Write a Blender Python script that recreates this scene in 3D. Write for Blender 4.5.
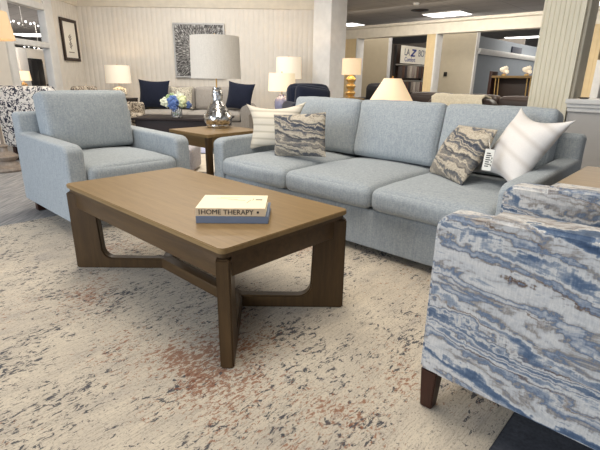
import bpy, bmesh, math, random
from mathutils import Vector, Matrix, Euler, noise as mnoise
PI = math.pi
random.seed(7)
S = bpy.context.scene
C = S.collection
for o in list(bpy.data.objects): bpy.data.objects.remove(o)

# ------------------------------------------------------------------ camera, world, light, exposure
FX, PITCH, ROLL, CAMH = 440.49, 0.3182, 0.0153, 0.979
cd = bpy.data.cameras.new('camera'); cam = bpy.data.objects.new('camera', cd); C.objects.link(cam)
cd.sensor_fit = 'HORIZONTAL'; cd.sensor_width = 36.0; cd.lens = 36.0*FX/600.0
cd.clip_start = 0.05; cd.clip_end = 200
r0 = Vector((1, 0, 0)); u0 = Vector((0, math.sin(PITCH), math.cos(PITCH))); f0 = Vector((0, math.cos(PITCH), -math.sin(PITCH)))
rr = r0*math.cos(ROLL) + u0*math.sin(ROLL); uu = -r0*math.sin(ROLL) + u0*math.cos(ROLL)
M3 = Matrix((rr, uu, -f0)).transposed()
cam.matrix_world = Matrix.Translation((0, 0, CAMH)) @ M3.to_4x4()
S.camera = cam

w = bpy.data.worlds.new('world'); S.world = w; w.use_nodes = True
bg = w.node_tree.nodes['Background']; bg.inputs[0].default_value = (0.84, 0.91, 1.0, 1); bg.inputs[1].default_value = 0.55

def at0(u, v, z):
    a = -0.7478; return (u*math.cos(a) - v*math.sin(a), u*math.sin(a) + v*math.cos(a), z)
def area(name, loc, target, sx, sy, energy, col):
    l = bpy.data.lights.new(name, 'AREA'); l.shape = 'RECTANGLE'; l.size = sx; l.size_y = sy; l.energy = energy; l.color = col
    o = bpy.data.objects.new(name, l); C.objects.link(o); o.location = loc
    o.rotation_euler = (Vector(target) - Vector(loc)).to_track_quat('-Z', 'Y').to_euler()
    return o
WARM = (1.0, 0.925, 0.81); COOL = (0.80, 0.89, 1.0); NEUT = (1.0, 0.95, 0.88)
area('storefront_window_light', (-5.4, -1.6, 1.6), (-0.8, 2.2, 0.4), 4.5, 2.6, 300, COOL)
area('ceiling_light_front', (0.0, 1.6, 2.92), (0.0, 1.8, 0), 1.6, 1.6, 66, WARM)
area('ceiling_light_middle', (-1.2, 4.4, 2.92), (-1.2, 4.6, 0), 1.8, 1.8, 85, WARM)
area('ceiling_light_back', (-1.8, 7.3, 2.92), (-1.8, 7.6, 0), 2.2, 1.4, 72, NEUT)
area('ceiling_light_right', (4.2, 6.6, 2.92), (4.2, 6.6, 0), 2.0, 2.0, 110, WARM)
area('ceiling_light_partition', (2.6, 9.8, 2.92), (3.2, 10.6, 1.0), 3.0, 1.2, 170, WARM)
area('ceiling_light_next_room', (8.0, 15.5, 2.9), (8.0, 15.5, 0), 4.0, 3.0, 260, NEUT)
area('ceiling_light_beyond', at0(-7.3, 13.9, 2.3), at0(-7.3, 15.5, 1.2), 1.6, .8, 60, NEUT)
area('beige_wall_fill', at0(-7.2, 11.75, 2.9), at0(-7.2, 12.8, 0.9), 5.0, .4, 42, WARM)  # unseen fill light added to brighten the beige walls past the partition
area('ceiling_light_far_left', (-11.5, 17.0, 2.9), (-11.5, 17.0, 0), 4.0, 4.0, 650, NEUT)
area('ceiling_light_side_room', (-5.7, 10.2, 2.9), (-5.9, 10.6, 0), 1.6, 2.4, 150, NEUT)
vs = S.view_settings
vs.view_transform = 'Standard'; vs.look = 'None'; vs.gamma = 1.0; vs.use_curve_mapping = False; vs.exposure = 0.0

# ------------------------------------------------------------------ frames
A = -0.7478                                   # heading of the seating group (sofa, tables, chairs, far partition)
CA, SA = math.cos(A), math.sin(A)
def Fw(u, v, z=0.0): return Vector((u*CA - v*SA, u*SA + v*CA, z))

# ------------------------------------------------------------------ materials
def srgb(r, g, b):
    f = lambda c: (c/255/12.92) if c/255 <= .04045 else ((c/255+.055)/1.055)**2.4
    return (f(r), f(g), f(b), 1)
class NT:
    def __init__(s, name):
        s.m = bpy.data.materials.new(name); s.m.use_nodes = True; s.t = s.m.node_tree; s.n = s.t.nodes
        s.b = s.n['Principled BSDF']
    def new(s, typ, **kw):
        n = s.n.new(typ)
        for k, v in kw.items(): setattr(n, k, v)
        return n
    def link(s, a, b): s.t.links.new(a, b)
    def coord(s, scale=(1, 1, 1), rot=(0, 0, 0), loc=(0, 0, 0)):
        tc = s.new('ShaderNodeTexCoord'); mp = s.new('ShaderNodeMapping')
        mp.inputs['Scale'].default_value = scale; mp.inputs['Rotation'].default_value = rot; mp.inputs['Location'].default_value = loc
        s.link(tc.outputs['Object'], mp.inputs['Vector']); return mp.outputs['Vector']
    def noise(s, vec, scale, detail=4, rough=.55, dist=0.0):
        n = s.new('ShaderNodeTexNoise'); n.inputs['Scale'].default_value = scale; n.inputs['Detail'].default_value = detail
        n.inputs['Roughness'].default_value = rough; n.inputs['Distortion'].default_value = dist
        if vec is not None: s.link(vec, n.inputs['Vector'])
        return n.outputs['Fac']
    def ramp(s, fac, stops, interp='LINEAR'):
        n = s.new('ShaderNodeValToRGB'); cr = n.color_ramp; cr.interpolation = interp
        while len(cr.elements) < len(stops): cr.elements.new(0.5)
        for e, (p, c) in zip(cr.elements, stops):
            e.position = p; e.color = c if not isinstance(c, (int, float)) else (c, c, c, 1)
        s.link(fac, n.inputs[0]); return n.outputs[0]
    def math(s, op, a, b=None):
        n = s.new('ShaderNodeMath', operation=op)
        for i, x in enumerate((a, b)):
            if x is None: continue
            if isinstance(x, (int, float)): n.inputs[i].default_value = x
            else: s.link(x, n.inputs[i])
        return n.outputs[0]
    def mix(s, fac, a, b, mode='MIX'):
        n = s.new('ShaderNodeMix', data_type='RGBA', blend_type=mode)
        if isinstance(fac, (int, float)): n.inputs[0].default_value = fac
        else: s.link(fac, n.inputs[0])
        for i, x in ((6, a), (7, b)):
            if isinstance(x, tuple): n.inputs[i].default_value = x
            else: s.link(x, n.inputs[i])
        return n.outputs[2]
    def bump(s, h, strength=.3, dist=.002):
        n = s.new('ShaderNodeBump'); n.inputs['Strength'].default_value = strength; n.inputs['Distance'].default_value = dist
        s.link(h, n.inputs['Height']); s.link(n.outputs[0], s.b.inputs['Normal'])
    def base(s, c):
        if isinstance(c, tuple): s.b.inputs['Base Color'].default_value = c
        else: s.link(c, s.b.inputs['Base Color'])
    def set(s, rough=.6, metal=0.0, spec=.5, sheen=0.0):
        s.b.inputs['Roughness'].default_value = rough; s.b.inputs['Metallic'].default_value = metal
        s.b.inputs['Specular IOR Level'].default_value = spec
        if sheen: s.b.inputs['Sheen Weight'].default_value = sheen; s.b.inputs['Sheen Roughness'].default_value = .5
        return s.m

def plain(name, c, rough=.6, metal=0, spec=.4, var=.06, nscale=8):
    k = NT(name); f = k.noise(k.coord(), nscale, 5)
    d = tuple(x*(1-var) for x in c[:3])+(1,); e = tuple(min(1, x*(1+var)) for x in c[:3])+(1,)
    k.base(k.ramp(f, [(.3, d), (.7, e)])); k.bump(f, .08, .002)
    return k.set(rough, metal, spec)
def fabric(name, c, c2=None, wscale=260, bump=.35, streak=.25, sheen=.15):
    k = NT(name); c2 = c2 or tuple(x*.78 for x in c[:3])+(1,)
    a = k.noise(k.coord((1, 1, .25)), wscale, 2, .6); b = k.noise(k.coord((.25, .25, 1), loc=(3, 1, 2)), wscale, 2, .6)
    slub = k.noise(k.coord((7, 7, .9)), 14, 4, .6)
    f = k.math('ADD', k.math('MULTIPLY', a, .5), k.math('MULTIPLY', b, .5))
    g = k.math('ADD', k.math('MULTIPLY', f, .7), k.math('MULTIPLY', slub, .3))
    k.base(k.ramp(g, [(.5-streak/2, c2), (.5+streak/2, c)])); k.bump(f, bump, .0015)
    return k.set(.9, 0, .15, sheen)
def wood(name, c, c2, scale=1.0, along='x', rough=.42):
    k = NT(name)
    sc = {'x': (1.2, 14, 14), 'y': (14, 1.2, 14), 'z': (14, 14, 1.2)}[along]
    v = k.coord(tuple(x*scale for x in sc))
    g = k.noise(v, 3.0, 6, .6, .4); fine = k.noise(v, 16, 3, .7)
    f = k.math('ADD', k.math('MULTIPLY', g, .65), k.math('MULTIPLY', fine, .35))
    k.base(k.ramp(f, [(.32, c2), (.68, c)])); k.bump(f, .12, .001)
    return k.set(rough, 0, .3)
def watercolor(name, stops, freq, dirv, warp, aniso, line_col, line_amt=.8, nsc=3.0, seed=(0, 0, 0), pw=.3):
    k = NT(name)
    v = k.coord(aniso, loc=seed)
    n1 = k.noise(v, nsc, 5, .55, .5); n2 = k.noise(v, nsc*6, 4, .6)
    raw = k.coord()
    dp = k.new('ShaderNodeVectorMath', operation='DOT_PRODUCT'); k.link(raw, dp.inputs[0]); dp.inputs[1].default_value = dirv
    val = k.math('ADD', k.math('MULTIPLY', dp.outputs['Value'], freq), k.math('ADD', k.math('MULTIPLY', n1, warp), k.math('MULTIPLY', n2, warp*.09)))
    drip = k.noise(k.coord((60, 60, 5)), 1.0, 3, .6)
    val = k.math('ADD', val, k.math('MULTIPLY', drip, .38))
    b = k.new('ShaderNodeTexNoise', noise_dimensions='1D'); b.inputs['Scale'].default_value = 1.0; b.inputs['Detail'].default_value = 1.3; b.inputs['Roughness'].default_value = .6
    k.link(val, b.inputs['W'])
    patch = k.noise(k.coord(aniso, loc=(5, 2, 7)), nsc*2.6, 6, .68, .6)
    ff = k.math('ADD', k.math('MULTIPLY', b.outputs['Fac'], 1-pw), k.math('MULTIPLY', patch, pw))
    col = k.ramp(ff, stops)
    # thin ragged contour lines along the bands
    fr = k.math('FRACT', k.math('MULTIPLY', val, .8)); d = k.math('ABSOLUTE', k.math('SUBTRACT', fr, .5))
    ln = k.ramp(d, [(0.0, 1.0), (.05, .0)])
    msk = k.ramp(k.noise(k.coord(aniso, loc=(1, 8, 3)), nsc*1.7, 3), [(.45, 0.0), (.58, 1.0)])
    col = k.mix(k.math('MULTIPLY', k.math('MULTIPLY', ln, msk), line_amt), col, line_col)
    th = k.noise(k.coord((1, 1, .2)), 240, 2)
    col = k.mix(.35, col, k.ramp(th, [(.35, .55), (.65, 1.0)]), 'MULTIPLY')
    k.base(col); k.bump(th, .3, .0015)
    return k.set(.9, 0, .15, .1)
def emis(name, c, strength, base=None):
    k = NT(name); k.base(base or c); k.b.inputs['Emission Color'].default_value = c; k.b.inputs['Emission Strength'].default_value = strength
    f = k.noise(k.coord((1, 1, .3)), 120, 2); k.bump(f, .15, .001)
    return k.set(.8, 0, .2)

M = {}
M['blue'] = fabric('blue_grey_upholstery', srgb(168, 173, 175), srgb(134, 141, 146))
M['piping'] = fabric('blue_grey_seam', srgb(130, 139, 144))
M['oak'] = wood('brown_oak_top', srgb(143, 117, 78), srgb(121, 97, 62), along='x')
M['oak_leg'] = wood('brown_oak_leg', srgb(84, 63, 38), srgb(62, 46, 28), along='z')
M['oak_rail'] = wood('brown_oak_rail', srgb(88, 66, 40), srgb(66, 49, 30), along='x')
M['espresso'] = wood('espresso_wood', srgb(64, 36, 26), srgb(42, 24, 18), along='z')
M['espresso_top'] = wood('espresso_top', srgb(38, 26, 25), srgb(26, 18, 17), along='x', rough=.55)
M['navy'] = fabric('navy_fabric', srgb(32, 38, 56), srgb(20, 24, 38), bump=.2)
M['taupe'] = fabric('taupe_fabric', srgb(170, 164, 157), srgb(144, 138, 131), bump=.2)
M['white'] = plain('white_paint', srgb(226, 224, 220), .5)
M['cream_trim'] = plain('cream_trim', srgb(232, 223, 206), .5)
M['wall'] = plain('cream_wall', srgb(228, 221, 210), .6, var=.03)
M['yellow'] = plain('pale_yellow_wall', srgb(224, 200, 156), .6, var=.03)
M['beige'] = plain('beige_wall', srgb(190, 180, 160), .7, var=.03)
M['bluewall'] = plain('blue_grey_wall', srgb(116, 122, 128), .7, var=.03)
M['greywall'] = plain('grey_wall', srgb(190, 186, 181), .7, var=.03)
M['darkwall'] = plain('charcoal_wall', srgb(96, 90, 84), .7, var=.03)
M['whitewash'] = wood('whitewashed_wood', srgb(240, 231, 208), srgb(222, 214, 190), along='z', rough=.6)
M['panel'] = emis('light_panel', (1, .97, .92, 1), 5.0)
M['shade_lit'] = emis('lit_lamp_shade', srgb(255, 226, 178), .5, srgb(240, 228, 205))
M['shade_soft'] = emis('softly_lit_shade', srgb(255, 236, 208), .36, srgb(240, 230, 212))
M['shade_amber'] = emis('amber_lamp_shade', srgb(255, 205, 150), .22, srgb(206, 182, 148))
M['shade_warm'] = emis('warm_lit_shade', srgb(255, 212, 160), .42, srgb(236, 218, 188))
M['linen'] = fabric('grey_linen_shade', srgb(228, 220, 208), srgb(212, 204, 192), 300, .15)
M['ceramic_white'] = plain('white_ceramic', srgb(232, 224, 208), .3)
M['ceramic_lavender'] = plain('lavender_ceramic', srgb(140, 140, 165), .25)
M['gold'] = plain('gold_leaf', srgb(214, 176, 110), .35, .7)
M['brass'] = plain('brass', srgb(190, 150, 90), .3, 1.0)
M['black'] = plain('black_paint', srgb(28, 26, 26), .5)
M['frame'] = plain('dark_brown_frame', srgb(52, 38, 30), .45)
M['paper'] = plain('paper', srgb(236, 232, 222), .8, var=.02)
M['ink'] = plain('dark_ink', srgb(52, 46, 42), .8)
M['leather'] = plain('dark_brown_leather', srgb(62, 50, 45), .42)
M['black_leather'] = plain('black_leather', srgb(40, 38, 42), .4)
M['throw'] = fabric('cream_knit', srgb(242, 232, 208), srgb(218, 206, 180), 120, .6)
M['glass'] = None
k = NT('clear_glass'); k.base((.95, .97, 1, 1)); k.b.inputs['Transmission Weight'].default_value = .9; k.b.inputs['IOR'].default_value = 1.2; M['glass'] = k.set(.05, 0, .5)
k = NT('mercury_glass'); cc = k.coord(); f = k.new('ShaderNodeTexVoronoi'); f.inputs['Scale'].default_value = 75; k.link(cc, f.inputs['Vector'])
k.base(k.ramp(k.noise(cc, 45, 4), [(.32, srgb(140, 132, 120)), (.55, srgb(232, 233, 234))])); k.bump(f.outputs['Distance'], .6, .003); M['mercury'] = k.set(.12, 1.0, .5)
# cushion fabrics
BL = [(.30, srgb(58, 74, 98)), (.39, srgb(92, 108, 130)), (.43, srgb(146, 152, 160)), (.455, srgb(208, 203, 196)), (.495, srgb(188, 186, 184)), (.52, srgb(148, 140, 132)), (.54, srgb(104, 118, 138)), (.57, srgb(160, 163, 168)), (.605, srgb(206, 200, 192)), (.64, srgb(116, 127, 142)), (.71, srgb(66, 84, 110))]
M['water'] = watercolor('watercolor_upholstery', BL, 14.0, (.42, .14, 1.0), 3.4, (1.3, .8, 2.4), srgb(104, 78, 56), .9, 3.0, pw=.32)
TP = [(.32, srgb(70, 70, 74)), (.40, srgb(96, 96, 98)), (.45, srgb(136, 128, 116)), (.50, srgb(196, 184, 164)), (.54, srgb(150, 140, 126)), (.60, srgb(90, 92, 98)), (.70, srgb(62, 66, 76))]
M['water_pillow'] = watercolor('watercolor_cushion_cloth', TP, 22, (.12, .1, 1.0), 3.6, (1.6, 1.6, 3.4), srgb(74, 60, 50), .8, 3.2, (2, 5, 1), pw=.2)
def ribbed(name, c, c2, freq, axis=(0, 0, 1), frnt=.5):
    k = NT(name); raw = k.coord()
    dp = k.new('ShaderNodeVectorMath', operation='DOT_PRODUCT'); k.link(raw, dp.inputs[0]); dp.inputs[1].default_value = axis
    wv = k.math('ABSOLUTE', k.math('SINE', k.math('MULTIPLY', dp.outputs['Value'], freq)))
    f = k.noise(raw, 180, 3)
    k.base(k.mix(.3, k.ramp(wv, [(.1, c2), (.6, c)]), k.ramp(f, [(.3, .8), (.7, 1.0)]), 'MULTIPLY'))
    k.bump(k.math('ADD', wv, k.math('MULTIPLY', f, .4)), .4, .003); return k.set(.9, 0, .15, .1)
M['cream_rib'] = ribbed('cream_ribbed_cloth', srgb(218, 208, 190), srgb(188, 177, 158), 60)
M['white_rib'] = ribbed('white_striped_cloth', srgb(218, 213, 208), srgb(204, 197, 190), 30, (.35, 0, 1))
k = NT('scroll_print'); nn = k.noise(k.coord(), 13, 2, .5, 1.6); d = k.math('ABSOLUTE', k.math('SUBTRACT', nn, .5))
k.base(k.ramp(d, [(.04, srgb(48, 50, 66)), (.06, srgb(222, 218, 212))])); M['scroll'] = k.set(.9, 0, .15)
k = NT('tan_scroll_print'); nn = k.noise(k.coord(), 17, 2, .5, 1.4); d = k.math('ABSOLUTE', k.math('SUBTRACT', nn, .5))
k.base(k.ramp(d, [(.03, srgb(70, 58, 52)), (.06, srgb(190, 178, 160))])); M['scroll_tan'] = k.set(.9, 0, .15)
k = NT('small_leaf_print'); nn = k.noise(k.coord(), 55, 2, .5, 1.0)
k.base(k.ramp(nn, [(.42, srgb(120, 116, 104)), (.5, srgb(206, 198, 180))])); M['leafprint'] = k.set(.9, 0, .15)
# rug, carpet, ceiling
k = NT('distressed_rug_pile')
big = k.noise(k.coord((1, 1, 1)), 1.5, 4, .6); mid = k.noise(k.coord((5, 1.4, 1)), 3.0, 5, .6)
tone = k.math('ADD', k.math('MULTIPLY', big, .5), k.math('MULTIPLY', mid, .5))
col = k.ramp(tone, [(.3, srgb(168, 160, 153)), (.45, srgb(202, 190, 172)), (.6, srgb(218, 205, 184)), (.75, srgb(186, 177, 168))])
rib = k.noise(k.coord((55, 3.0, 1)), 3.0, 3, .6)
col = k.mix(k.ramp(rib, [(.50, 0.0), (.66, .45)]), col, srgb(150, 140, 128))
fl = k.noise(k.coord((21, 10, 1)), 3.0, 6, .72, .8); msk = k.noise(k.coord((1.6, 1.1, 1), loc=(4, 9, 0)), 2.4, 4, .7)
thr = k.math('ADD', fl, k.math('MULTIPLY', k.math('SUBTRACT', msk, .5), .46))
col = k.mix(k.ramp(thr, [(.566, 0.0), (.60, .9)]), col, srgb(48, 53, 66))
fl2 = k.noise(k.coord((24, 13, 1), loc=(7, 3, 0)), 3.2, 6, .72, .6); msk2 = k.noise(k.coord((1, 1, 1), loc=(6.3, 4.1, 0)), 1.7, 3, .6)
dn = k.new('ShaderNodeVectorMath', operation='LENGTH'); k.link(k.coord((2.6, 2.6, 0), loc=(-.98*2.6, .44*2.6, 0)), dn.inputs[0])
msk2 = k.math('ADD', msk2, k.math('MAXIMUM', k.math('MULTIPLY', k.math('SUBTRACT', 1.0, dn.outputs['Value']), .15), 0.0))
thr2 = k.math('ADD', fl2, k.math('MULTIPLY', k.math('SUBTRACT', msk2, .5), .7))
col = k.mix(k.ramp(thr2, [(.61, 0.0), (.65, .8)]), col, srgb(148, 92, 60))
fl3 = k.noise(k.coord((60, 22, 1), loc=(2, 6, 0)), 4, 4, .7)
col = k.mix(k.ramp(fl3, [(.54, 0.0), (.62, .55)]), col, srgb(112, 102, 96))
wv = k.noise(k.coord((160, 40, 1)), 4, 3, .6)
col = k.mix(.45, col, k.ramp(wv, [(.3, .62), (.7, 1.0)]), 'MULTIPLY')
k.base(col); k.bump(wv, .5, .004); M['rug'] = k.set(.95, 0, .1, .1)
k = NT('grey_carpet_tile'); sp = k.noise(k.coord((14, 1.2, 1), rot=(0, 0, .55)), 4, 4, .6); fn = k.noise(k.coord(), 160, 2)
k.base(k.mix(.4, k.ramp(sp, [(.35, srgb(128, 128, 130)), (.65, srgb(170, 167, 165))]), k.ramp(fn, [(.3, .6), (.7, 1.0)]), 'MULTIPLY'))
k.bump(fn, .4, .003); M['carpet'] = k.set(.95, 0, .1)
k = NT('woven_stripe_rug'); sp = k.noise(k.coord((2, 30, 1)), 3, 3)
k.base(k.ramp(sp, [(.4, srgb(196, 184, 166)), (.55, srgb(226, 216, 200))])); M['stripe_rug'] = k.set(.95, 0, .1)
k = NT('grey_ceiling_tile'); br = k.new('ShaderNodeTexBrick'); br.offset = 0.0
k.link(k.coord(rot=(0, 0, -A)), br.inputs['Vector']); br.inputs['Scale'].default_value = 1.0
br.inputs['Brick Width'].default_value = 1.22; br.inputs['Row Height'].default_value = .61; br.inputs['Mortar Size'].default_value = .012
br.inputs['Color1'].default_value = srgb(182, 177, 173); br.inputs['Color2'].default_value = srgb(177, 172, 168); br.inputs['Mortar'].default_value = srgb(150, 146, 143)
k.base(br.outputs['Color']); M['ceil'] = k.set(.9, 0, .1)

# ------------------------------------------------------------------ mesh helpers
def rbox(bm, x0, x1, y0, y1, z0, z1, r=0.0, seg=3):
    g = bmesh.ops.create_cube(bm, size=1.0); vs_ = g['verts']
    for q in vs_:
        q.co = Vector(((x0+x1)/2 + q.co.x*(x1-x0), (y0+y1)/2 + q.co.y*(y1-y0), (z0+z1)/2 + q.co.z*(z1-z0)))
    if r > 0:
        es = list({e for q in vs_ for e in q.link_edges})
        bmesh.ops.bevel(bm, geom=es, offset=r, segments=seg, profile=.5, affect='EDGES', clamp_overlap=True)
    return bm
def box(x0, x1, y0, y1, z0, z1, r=0.0, seg=3): return rbox(bmesh.new(), x0, x1, y0, y1, z0, z1, r, seg)
def puff(x0, x1, y0, y1, z0, z1, r=.05, crown=.03, front=.0, n=16, wr=.003, bottom=0.0, seed=0):
    """A stuffed cushion: rounded box whose top (and front, at y0) swell."""
    bm = bmesh.new(); bmesh.ops.create_cube(bm, size=2.0)
    bmesh.ops.subdivide_edges(bm, edges=bm.edges[:], cuts=n, use_grid_fill=True)
    h = Vector(((x1-x0)/2, (y1-y0)/2, (z1-z0)/2)); c = Vector(((x0+x1)/2, (y0+y1)/2, (z0+z1)/2))
    for q in bm.verts:
        t = Vector([math.sin(a*PI/2) for a in q.co]); p = Vector([t[i]*h[i] for i in range(3)])
        inner = Vector([max(-(h[i]-r), min(h[i]-r, p[i])) for i in range(3)]); d = p - inner
        if d.length > 1e-6: p = inner + d.normalized()*r
        bx = (1-t.x**2); by = (1-t.y**2); bz = (1-t.z**2)
        if t.z > 0: p.z += crown*(bx**.7)*(by**.7)*t.z
        else: p.z += bottom*(bx**.7)*(by**.7)*t.z
        p.y += front*bx**.6*bz**.7*t.y
        nv = mnoise.noise_vector((p + c + Vector((seed*3.1, 0, 0)))*9.0)
        p += nv*wr
        q.co = p + c
    return bm
def pillow(w_, h_, t_, n=18, pinch=.11, seed=0):
    """Throw pillow standing in the XZ plane, base at z=0, seam corners drawn out."""
    bm = bmesh.new(); grids = []
    for s in (-1, 1):
        g = []
        for j in range(n+1):
            row = []
            for i in range(n+1):
                a = math.sin((-1+2*i/n)*PI/2); b = math.sin((-1+2*j/n)*PI/2)
                px = a*w_/2*(1-pinch*(1-b*b)*abs(a)); pz = b*h_/2*(1-pinch*(1-a*a)*abs(b))
                th = t_/2*max(0, (1-abs(a)**2.2)*(1-abs(b)**2.2))**.55
                dn = mnoise.noise(Vector((a*2.1+seed, b*2.1, s*3.3)))*.012*(th/(t_/2))
                row.append(bm.verts.new((px, s*th+dn, pz+h_/2)))
            g.append(row)
        grids.append(g)
    for s, g in enumerate(grids):
        for j in range(n):
            for i in range(n):
                f = (g[j][i], g[j][i+1], g[j+1][i+1], g[j+1][i])
                bm.faces.new(f if s == 0 else f[::-1])
    bmesh.ops.remove_doubles(bm, verts=bm.verts, dist=1e-5)
    return bm
def lathe(prof, seg=28, bm=None, c=(0, 0, 0)):
    bm = bm or bmesh.new(); rings = []
    for (r, z) in prof:
        if r < 1e-5: rings.append([bm.verts.new((c[0], c[1], c[2]+z))])
        else: rings.append([bm.verts.new((c[0]+r*math.cos(2*PI*i/seg), c[1]+r*math.sin(2*PI*i/seg), c[2]+z)) for i in range(seg)])
    for a, b in zip(rings, rings[1:]):
        for i in range(seg):
            j = (i+1) % seg
            if len(a) == 1 and len(b) == 1: continue
            if len(a) == 1: bm.faces.new((a[0], b[j], b[i]))
            elif len(b) == 1: bm.faces.new((a[i], a[j], b[0]))
            else: bm.faces.new((a[i], a[j], b[j], b[i]))
    bmesh.ops.recalc_face_normals(bm, faces=bm.faces[:])
    return bm
def tube(pts, r, seg=10, bm=None):
    bm = bm or bmesh.new(); pts = [Vector(p) for p in pts]; rings = []
    for i, p in enumerate(pts):
        d = (pts[min(i+1, len(pts)-1)] - pts[max(i-1, 0)]).normalized()
        x = d.cross(Vector((0, 0, 1)));
        if x.length < 1e-3: x = d.cross(Vector((1, 0, 0)))
        x.normalize(); y = d.cross(x)
        rad = r[i] if isinstance(r, (list, tuple)) else r
        rings.append([bm.verts.new(p + x*rad*math.cos(2*PI*k/seg) + y*rad*math.sin(2*PI*k/seg)) for k in range(seg)])
    for a, b in zip(rings, rings[1:]):
        for k in range(seg): bm.faces.new((a[k], a[(k+1) % seg], b[(k+1) % seg], b[k]))
    bm.faces.new(rings[0][::-1]); bm.faces.new(rings[-1])
    bmesh.ops.recalc_face_normals(bm, faces=bm.faces[:])
    return bm
def prism(poly, h0, h1, bm=None, mat=None, r=0.0, seg=2):
    """Extrude the 2-D outline poly from h0 to h1 along z, then place it by mat."""
    b = bmesh.new()
    lo = [b.verts.new((x, y, h0)) for x, y in poly]; hi = [b.verts.new((x, y, h1)) for x, y in poly]; n = len(poly)
    b.faces.new(lo[::-1]); b.faces.new(hi)
    for i in range(n): b.faces.new((lo[i], lo[(i+1) % n], hi[(i+1) % n], hi[i]))
    bmesh.ops.recalc_face_normals(b, faces=b.faces[:])
    if r: bmesh.ops.bevel(b, geom=[e for e in b.edges if len(e.link_faces) == 2 and e.calc_face_angle(0) > .6], offset=r, segments=seg, affect='EDGES', clamp_overlap=True)
    if mat is not None: bmesh.ops.transform(b, matrix=mat, verts=b.verts[:])
    if bm is None: return b
    me = bpy.data.meshes.new('t'); b.to_mesh(me); bm.from_mesh(me); bpy.data.meshes.remove(me); b.free(); return bm
def rounded_rect(x0, x1, y0, y1, r, seg=6):
    out = []
    for cx, cy, a0 in ((x1-r, y1-r, 0), (x0+r, y1-r, PI/2), (x0+r, y0+r, PI), (x1-r, y0+r, 1.5*PI)):
        for i in range(seg+1): a = a0 + PI/2*i/seg; out.append((cx+r*math.cos(a), cy+r*math.sin(a)))
    return out
def xf(bm, loc=(0, 0, 0), rot=(0, 0, 0)):
    bmesh.ops.transform(bm, matrix=Matrix.Translation(loc) @ Euler(rot).to_matrix().to_4x4(), verts=bm.verts[:]); return bm
def ico(bm, c, r, sub=2, jitter=0):
    g = bmesh.ops.create_icosphere(bm, subdivisions=sub, radius=r)
    for q in g['verts']:
        if jitter: q.co *= 1 + jitter*mnoise.noise(q.co*40 + Vector(c)*7)
        q.co += Vector(c)
    return bm

# ------------------------------------------------------------------ object helpers
def obj(name, bm, mat, parent=None, angle=38, label=None):
    me = bpy.data.meshes.new(name); bm.to_mesh(me); bm.free()
    me.polygons.foreach_set('use_smooth', [True]*len(me.polygons))
    me.set_sharp_from_angle(angle=math.radians(angle))
    if mat: me.materials.append(mat)
    o = bpy.data.objects.new(name, me); C.objects.link(o)
    if parent: o.parent = parent
    if label: o['label'] = label
    return o
def tag(o, label, cat, group=None):
    o['label'] = label; o['category'] = cat
    if group: o['group'] = group
    return o
def thing(name, label, cat, loc=(0, 0, 0), rz=0.0, group=None, rot=None):
    o = bpy.data.objects.new(name, None); C.objects.link(o); o.empty_display_size = .1
    o.location = loc; o.rotation_euler = rot if rot else (0, 0, rz)
    return tag(o, label, cat, group)
def struct(name, bm, mat, loc=(0, 0, 0), rz=0.0):
    o = obj(name, bm, mat); o['kind'] = 'structure'; o.location = loc; o.rotation_euler = (0, 0, rz); return o
def text_mesh(body, size, extrude=.0006):
    cu = bpy.data.curves.new('lettering', 'FONT'); cu.body = body; cu.size = size; cu.extrude = extrude; cu.align_x = 'CENTER'; cu.align_y = 'CENTER'
    o = bpy.data.objects.new('lettering', cu); C.objects.link(o)
    bpy.context.view_layer.update()
    me = bpy.data.meshes.new_from_object(o.evaluated_get(bpy.context.evaluated_depsgraph_get()))
    bpy.data.objects.remove(o); bpy.data.curves.remove(cu)
    bm = bmesh.new(); bm.from_mesh(me); bpy.data.meshes.remove(me); return bm
def point(name, loc, energy, col=(1, .78, .5), r=.05):
    l = bpy.data.lights.new(name, 'POINT'); l.energy = energy; l.color = col; l.shadow_soft_size = r
    o = bpy.data.objects.new(name, l); C.objects.link(o); o.location = loc; return o
def beadboard(length, z0, z1, period=.095, gw=.011, gd=.0027, th=.10):
    """Grooved board along +x, grooved face towards -y, y from 0 (face) to th."""
    pts = [(0, 0)]; x = period/2
    while x < length - gw:
        pts += [(x-gw/2, 0), (x, gd), (x+gw/2, 0)]; x += period
    pts += [(length, 0), (length, th), (0, th)]
    return prism(pts, z0, z1)

# ================================================================== THE SETTING
struct('floor', box(-22, 24, -3, 40, -.1, 0), M['carpet'])
o = struct('floor_dark_zone', box(-.6, 3.2, -2.2, 1.95, 0, .0016), None, at0(0, 0, 0), -0.7478)  # thin floor sheet in a darker tone, right of the rug
M['floor_dark'] = fabric('charcoal_floor_zone', srgb(74, 76, 84), srgb(48, 50, 58), 90, .5); o.data.materials.append(M['floor_dark'])
struct('ceiling', box(-22, 24, -1.2, 40, 3.0, 3.1), M['ceil'])
WY, WX, WT = 9.3, -4.36, 2.42
struct('wall_back', xf(beadboard(.42-WX+.1, 0, 2.30), (WX-.05, WY, 0)), M['wall'])
cr = [(0, 2.26), (-.03, 2.26), (-.04, 2.30), (-.09, 2.36), (-.10, 2.42), (.12, 2.42), (.12, 2.26)]
struct('trim_1', prism([(y, z) for y, z in cr], WX-.05, .42, mat=Matrix(((0, 0, 1, 0), (1, 0, 0, WY), (0, 1, 0, 0), (0, 0, 0, 1)))), M['cream_trim'])
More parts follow.
